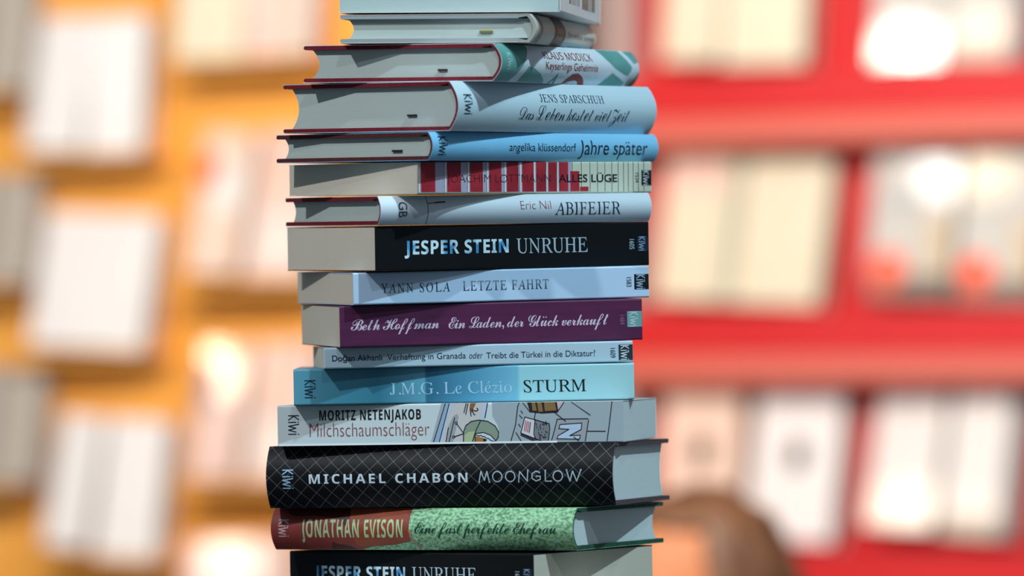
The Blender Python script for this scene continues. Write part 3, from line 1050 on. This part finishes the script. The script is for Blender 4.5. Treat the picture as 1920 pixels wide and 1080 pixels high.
D = display_book
SPECS = [
    ('O', -0.5678, 3.5809, 1.9900, 30.8, 12.9, 1.5, 0.0829, 0.1689, 0.026, BW, 'white booklet with grey spine stripe on the upper ledge of the orange wall', m_grey, None),
    ('O', -0.4877, 3.5346, 1.9856, 25.9, 9.1, -0.3, 0.0783, 0.1701, 0.034, BW, 'plain white booklet beside the striped one on the upper ledge of the orange wall', None, None),
    ('O', -0.5290, 3.5585, 1.7466, 31.5, 12.5, 3.1, 0.1700, 0.1686, 0.028, BW, 'broad white book alone on the middle ledge of the orange wall', None, None),
    ('O', -0.5620, 3.5776, 1.5008, 32.6, 10.3, 5.0, 0.0655, 0.1646, 0.024, BW, 'tilted white booklet with grey stripe on the lower ledge of the orange wall', m_grey, None),
    ('O', -0.4825, 3.5317, 1.4886, 29.4, 10.0, 2.5, 0.0861, 0.1713, 0.034, BW, 'plain white booklet next to the tilted one on the lower ledge of the orange wall', None, None),
    ('O', -0.6413, 3.6234, 2.0673, 28.1, 10.6, 1.2, 0.0855, 0.1763, 0.03, BG_, 'grey streaked book cut by the picture edge, uppermost of three', None, GREY_P),
    ('O', -0.6410, 3.6232, 1.8281, 29.0, 10.9, 0.9, 0.0863, 0.1357, 0.03, BG_, 'grey streaked book cut by the picture edge, second of three downwards', None, GREY_P),
    ('O', -0.6437, 3.6247, 1.5801, 29.4, 10.5, 1.9, 0.0982, 0.1453, 0.03, BG_, 'grey streaked book cut by the picture edge, lowest of three', None, GREY_P),
    ('O', -0.3660, 3.4644, 2.0950, 26.8, 10.0, 0.8, 0.0953, 0.1742, 0.03, BC, 'cream book high on the orange wall, its top out of view', None, None),
    ('O', -0.2773, 3.4132, 2.0962, 27.0, 10.6, -0.8, 0.0929, 0.1703, 0.03, BPK, 'blush book with stone stripe high on the orange wall, by the tower top', m_stripe, GREY_P),
    ('O', -0.3693, 3.4663, 1.8354, 31.2, 12.5, 3.9, 0.0710, 0.1769, 0.026, BP, 'peach book with a red spot on the orange wall', m_redspot, None),
    ('O', -0.2880, 3.4195, 1.8280, 32.4, 13.9, 1.2, 0.0870, 0.1844, 0.028, BPK, 'pale pink book with peach band half behind the tower', m_peach, None),
    ('O', -0.3729, 3.4684, 1.5856, 32.0, 13.9, 1.2, 0.0690, 0.1690, 0.026, BPG, 'pink book with a dusky patch low on the orange wall', m_dusk, None),
    ('O', -0.2930, 3.4222, 1.5837, 31.7, 13.5, -0.2, 0.0860, 0.1717, 0.028, BPG, 'peach banded book low on the orange wall, half behind the tower', m_peach, None),
    ('O', -0.3603, 3.4611, 1.3473, 33.9, 15.7, -2.3, 0.1577, 0.1696, 0.026, BPG, 'wide peach book of which only the top edge shows, lowest on the orange wall', None, None),
    ('R', 0.2213, 3.5240, 2.0854, 26.2, 10.0, 0.9, 0.0748, 0.2039, 0.03, BC, 'narrow cream book on the top red shelf, nearest the tower', None, None),
    ('R', 0.3089, 3.4734, 2.0783, 23.9, 8.7, 0.8, 0.1075, 0.2072, 0.045, BC, 'thick cream book with grey page edges on the top red shelf', None, GREY_P),
    ('R', 0.2184, 3.5257, 1.7919, 28.6, 11.0, 2.6, 0.1017, 0.1840, 0.03, BC, 'cream book with pink band and pale green stripe on the middle red shelf', m_pinktop, None),
    ('R', 0.3167, 3.4689, 1.7864, 30.4, 12.1, 2.6, 0.1180, 0.1810, 0.036, BC, 'plain cream book with thick grey page edges on the middle red shelf', None, GREY_P),
    ('R', 0.2187, 3.5255, 1.5028, 27.6, 8.0, 1.3, 0.1034, 0.2093, 0.03, BP, 'blush white book with small brown mark on the lower red shelf, nearest the tower', m_brown, None),
    ('R', 0.3287, 3.4620, 1.4981, 29.0, 10.9, 2.4, 0.1155, 0.2097, 0.04, BW, 'white book with small brown mark beside its blush twin on the lower red shelf', m_brown, GREY_P),
    ('R', 0.4772, 3.3762, 2.0720, 27.5, 10.9, 1.4, 0.0938, 0.2115, 0.028, BSL, 'glossy silver grey book with bright glare on the top red shelf', None, GREY_P),
    ('R', 0.5668, 3.3245, 2.0720, 26.0, 9.8, 1.5, 0.0983, 0.2146, 0.028, BSL, 'silver grey book with slate stripe on the top red shelf', m_slate, GREY_P),
    ('R', 0.4714, 3.3796, 1.7918, 28.1, 10.8, 1.8, 0.1094, 0.1828, 0.028, BSL, 'silver book with coral disc on the middle red shelf, nearer the tower', m_reddisc, GREY_P),
    ('R', 0.5715, 3.3218, 1.7848, 27.9, 10.2, 2.6, 0.1025, 0.1841, 0.028, BSL, 'silver book with coral disc on the middle red shelf, farther from the tower', m_reddisc, GREY_P),
    ('R', 0.4570, 3.3879, 1.5161, 32.4, 14.1, 2.3, 0.0925, 0.1954, 0.026, BWG, 'plain white book on the lower red shelf next to the brown marked pair', None, GREY_P),
    ('R', 0.5472, 3.3358, 1.5061, 30.4, 11.7, 2.9, 0.0945, 0.2027, 0.026, BWG, 'white book with slate stripe on the lower red shelf', m_slate, GREY_P),
]
for w, x, y, z, yaw, lean, roll, wd, ht, th, m, label, marks, side in SPECS:
    D(w, (x, y, z), yaw, lean, roll, wd, ht, th, m, label, LG if w == 'O' else RG, marks, side)


def ledge(name, w, a0, a1, z, th, m, label, cat, group, depth=0.076):
    b = MB()
    b.box(a0, a1, -depth, 0.0, z - th, z, m)
    b.box(a0, a1, -depth - 0.004, -depth, z - th, z + 0.003, m)
    o = b.build(name)
    o.matrix_world = wall_matrix(w)
    return tag(o, label, cat, group)


LS = 'orange ledges of the book wall'
ledge('display_ledge', 'O', -0.065, 0.125, 1.979, 0.006, orange, 'orange ledge carrying the upper pair of white booklets', 'ledge', LS)
ledge('display_ledge', 'O', -0.075, 0.120, 1.736, 0.006, orange, 'orange ledge carrying the broad white book', 'ledge', LS)
ledge('display_ledge', 'O', -0.050, 0.130, 1.482, 0.006, orange, 'orange ledge carrying the lower pair of white booklets', 'ledge', LS)
ledge('display_ledge', 'O', -0.170, -0.076, 2.059, 0.006, orange, 'orange ledge under the uppermost grey streaked book', 'ledge', LS)
ledge('display_ledge', 'O', -0.170, -0.076, 1.820, 0.006, orange, 'orange ledge under the second grey streaked book', 'ledge', LS)
ledge('display_ledge', 'O', -0.170, -0.076, 1.571, 0.006, orange, 'orange ledge under the lowest grey streaked book', 'ledge', LS)
ledge('display_ledge', 'O', 0.165, 0.370, 2.087, 0.006, orange, 'orange ledge under the cream and blush books', 'ledge', LS)
ledge('display_ledge', 'O', 0.165, 0.370, 1.819, 0.006, orange, 'orange ledge under the peach book with red spot', 'ledge', LS)
ledge('display_ledge', 'O', 0.165, 0.370, 1.576, 0.006, orange, 'orange ledge under the pink and peach pair', 'ledge', LS)
ledge('display_ledge', 'O', 0.130, 0.330, 1.336, 0.006, orange, 'orange ledge under the wide peach book', 'ledge', LS)
RS = 'shelves of the red book wall'
sheen_m = mat('sheen_strip', srgb(222, 116, 100), 0.35, 0.5)  # added strip: its salmon colour stands in for sheen under each shelf front
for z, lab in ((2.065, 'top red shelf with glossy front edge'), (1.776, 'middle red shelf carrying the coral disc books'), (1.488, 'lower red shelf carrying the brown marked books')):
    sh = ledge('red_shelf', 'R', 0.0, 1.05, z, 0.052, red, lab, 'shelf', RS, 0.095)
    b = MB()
    b.box(0.0, 1.05, -0.097, -0.094, z - 0.084, z - 0.0525, sheen_m)
    b.build('sheen_strip', sh)['label'] = 'pale salmon strip imitating the sheen under the shelf front'

# ------------------------------------------------------------------ person behind the tower
skin = noisy('skin', srgb(172, 106, 66), srgb(180, 114, 74), 20, 0.55)
hair_m = noisy('brown_hair', srgb(72, 46, 28), srgb(112, 74, 46), 60, 0.5, 0.4, (1, 1, 0.15))
knit = noisy('blue_knit', srgb(70, 84, 104), srgb(84, 98, 118), 120, 0.9)
denim = noisy('denim', srgb(46, 56, 78), srgb(58, 70, 94), 120, 0.9)


def skinned(name, nodes, edges, root_i, levels=2):
    me = bpy.data.meshes.new(name)
    me.from_pydata([n[0] for n in nodes], edges, [])
    o = bpy.data.objects.new(name, me)
    COL.objects.link(o)
    md = o.modifiers.new('Skin', 'SKIN')
    md.use_smooth_shade = True
    sv = me.skin_vertices[0].data
    for i, n in enumerate(nodes):
        rr = n[1]
        sv[i].radius = rr if isinstance(rr, tuple) else (rr, rr)
        sv[i].use_root = (i == root_i)
    sb = o.modifiers.new('Subdivision', 'SUBSURF')
    sb.levels = sb.render_levels = levels
    dg = bpy.context.evaluated_depsgraph_get()
    dg.update()
    ev = o.evaluated_get(dg)
    m2 = bpy.data.meshes.new_from_object(ev)
    bpy.data.objects.remove(o)
    return m2


def build_person():
    """standing, face turned away to the side; built facing -x, 1.61 m tall"""
    Z = 1.0
    nd = [((0, 0, 0.90), (0.11, 0.13)), ((0.0, 0, 1.06), (0.085, 0.108)), ((0.01, 0, 1.22), (0.09, 0.125)), ((0.01, 0, 1.31), (0.065, 0.10)), ((0.0, 0, 1.37), (0.05, 0.055)), ((-0.012, 0, 1.45), (0.052, 0.055))]
    ed = [(0, 1), (1, 2), (2, 3), (3, 4), (4, 5)]
    for s in (-1, 1):
        b = len(nd)
        nd += [((0.0, s * 0.10, 0.82), 0.085), ((0.0, s * 0.10, 0.46), 0.056), ((0.03, s * 0.10, 0.27), 0.052), ((0.03, s * 0.10, 0.09), 0.036), ((-0.04, s * 0.105, 0.05), (0.04, 0.034)), ((-0.13, s * 0.115, 0.035), (0.034, 0.026))]
        ed += [(0, b), (b, b + 1), (b + 1, b + 2), (b + 2, b + 3), (b + 3, b + 4), (b + 4, b + 5)]
        a = len(nd)
        nd += [((0.01, s * 0.165, 1.30), 0.044), ((0.03, s * 0.215, 1.05), 0.036), ((-0.02, s * 0.225, 0.83), 0.028), ((-0.035, s * 0.225, 0.77), (0.020, 0.034))]
        ed += [(3, a), (a, a + 1), (a + 1, a + 2), (a + 2, a + 3)]
        h = a + 3
        for k, (dx, ln) in enumerate(((-0.030, 0.062), (-0.010, 0.074), (0.010, 0.070), (0.028, 0.055))):
            f = len(nd)
            nd += [((-0.038 + dx, s * 0.226, 0.735), 0.0095), ((-0.046 + dx, s * 0.222, 0.735 - ln * 0.55), 0.0085), ((-0.058 + dx, s * 0.214, 0.735 - ln), 0.007)]
            ed += [(h, f), (f, f + 1), (f + 1, f + 2)]
        f = len(nd)
        nd += [((-0.075, s * 0.215, 0.765), 0.010), ((-0.088, s * 0.207, 0.735), 0.008)]
        ed += [(h, f), (f, f + 1)]
    body = skinned('body', nd, ed, 0, 2)
    bm = bmesh.new()
    bm.from_mesh(body)
    # head: an ellipsoid drawn into skull, jaw, nose, brow, lips and ears
    g = bmesh.ops.create_icosphere(bm, subdivisions=4, radius=1.0)
    for v in g['verts']:
        x, y, z = v.co
        X, Y, Zz = x * 0.095, y * 0.074, z * 0.112
        if z < 0 and x < 0.3:                                  # jaw narrows to a chin
            k = min(1, -z)
            Y *= 1 - 0.32 * k * k
            X -= 0.006 * k
        if x > 0.2 and z < -0.1:                               # nape drawn in
            X *= 1 - 0.45 * min(1, -z)
        fx = max(0, -x)
        if fx > 0.6:
            X -= 0.024 * math.exp(-((z + 0.16) / 0.16) ** 2 - (y / 0.13) ** 2)        # nose
            X -= 0.006 * math.exp(-((z + 0.50) / 0.09) ** 2 - (y / 0.28) ** 2)        # lips
            X -= 0.007 * math.exp(-((z + 0.86) / 0.14) ** 2 - (y / 0.30) ** 2)        # chin
            X += 0.010 * sum(math.exp(-((z - 0.04) / 0.11) ** 2 - ((y - q) / 0.16) ** 2) for q in (-0.40, 0.40))   # eye sockets
        v.co = (X - 0.012, Y, Zz + 1.495)
    for s in (-1, 1):                                          # ears
        e = bmesh.ops.create_icosphere(bm, subdivisions=2, radius=1.0)
        for v in e['verts']:
            v.co = (v.co.x * 0.018 + 0.010, v.co.y * 0.010 + s * 0.075, v.co.z * 0.031 + 1.490)
    bm.to_mesh(body)
    bm.free()
    tmp = bpy.data.objects.new('body', body)
    COL.objects.link(tmp)
    rm = tmp.modifiers.new('Remesh', 'REMESH')
    rm.mode = 'VOXEL'
    rm.voxel_size = 0.006
    dg = bpy.context.evaluated_depsgraph_get()
    dg.update()
    me = bpy.data.meshes.new_from_object(tmp.evaluated_get(dg))
    bpy.data.objects.remove(tmp)
    me.name = 'body'
    me.materials.clear()
    me.materials.append(skin)
    me.polygons.foreach_set('use_smooth', [True] * len(me.polygons))
    root = thing('person', 'person with brown hair behind the tower, only the top of the head in view', 'person', (0.190, 2.233, 0.0), (0, 0, R(14)))
    link(bpy.data.objects.new('body', me), root)
    # eyes
    for s in (-1, 1):
        eb = bmesh.new()
        bmesh.ops.create_uvsphere(eb, u_segments=16, v_segments=10, radius=0.0115)
        em = bpy.data.meshes.new('eye')
        eb.to_mesh(em)
        eb.free()
        em.materials.append(mat('eye_white', srgb(230, 226, 220), 0.2))
        eo = link(bpy.data.objects.new('eye', em), root)
        eo.location = (-0.083, s * 0.030, 1.498)
        ib = bmesh.new()
        bmesh.ops.create_uvsphere(ib, u_segments=14, v_segments=8, radius=0.0062)
        im = bpy.data.meshes.new('iris')
        ib.to_mesh(im)
        ib.free()
        im.materials.append(mat('iris_brown', srgb(52, 34, 24), 0.2))
        io = link(bpy.data.objects.new('iris', im), eo)
        io.location = (-0.0068, 0, 0)
    # hair: a thick cap, cut free of the face
    hb = bmesh.new()
    bmesh.ops.create_icosphere(hb, subdivisions=5, radius=1.0)
    kill = []
    for v in hb.verts:
        x, y, z = v.co
        if (x < -0.16 and z < 0.72 - 0.10 * abs(y)) or (x < 0.16 and z < -0.10) or z < -0.80:
            kill.append(v)
            continue
        n = 1 + 0.05 * noise.noise(Vector((x * 4, y * 4, z * 1.5))) + 0.02 * noise.noise(Vector((x * 14, y * 14, z * 3)))
        X, Y, Zz = x * 0.108 * n, y * 0.086 * n, z * 0.122 * n
        if x > 0.2 and z < -0.1:
            X *= 1 - 0.30 * min(1, -z)
        v.co = (X - 0.006, Y, Zz + 1.495)
    bmesh.ops.delete(hb, geom=kill, context='VERTS')
    hm = bpy.data.meshes.new('hair')
    hb.to_mesh(hm)
    hb.free()
    hm.materials.append(hair_m)
    hm.polygons.foreach_set('use_smooth', [True] * len(hm.polygons))
    ho = link(bpy.data.objects.new('hair', hm), root)
    so = ho.modifiers.new('Solidify', 'SOLIDIFY')
    so.thickness = 0.010
    so.offset = -1
    # clothing: thicker sleeves and legs over the body
    sw = [((0, 0, 0.86), (0.155, 0.178)), ((0, 0, 1.06), (0.135, 0.165)), ((0.01, 0, 1.22), (0.138, 0.175)), ((0.01, 0, 1.315), (0.092, 0.135)), ((0.0, 0, 1.355), (0.062, 0.066))]
    se = [(0, 1), (1, 2), (2, 3), (3, 4)]
    for s in (-1, 1):
        a = len(sw)
        sw += [((0.01, s * 0.168, 1.30), 0.070), ((0.03, s * 0.216, 1.05), 0.052), ((-0.015, s * 0.225, 0.84), 0.038)]
        se += [(3, a), (a, a + 1), (a + 1, a + 2)]
    sm = skinned('sweater', sw, se, 0)
    sm.materials.clear()
    sm.materials.append(knit)
    link(bpy.data.objects.new('sweater', sm), root)
    tr = [((0, 0, 0.90), (0.138, 0.160))]
    te = []
    for s in (-1, 1):
        a = len(tr)
        tr += [((0.0, s * 0.10, 0.80), 0.097), ((0.0, s * 0.10, 0.46), 0.070), ((0.03, s * 0.10, 0.27), 0.066), ((0.03, s * 0.10, 0.08), 0.056)]
        te += [(0, a), (a, a + 1), (a + 1, a + 2), (a + 2, a + 3)]
    tm = skinned('trousers', tr, te, 0)
    tm.materials.clear()
    tm.materials.append(denim)
    link(bpy.data.objects.new('trousers', tm), root)


build_person()
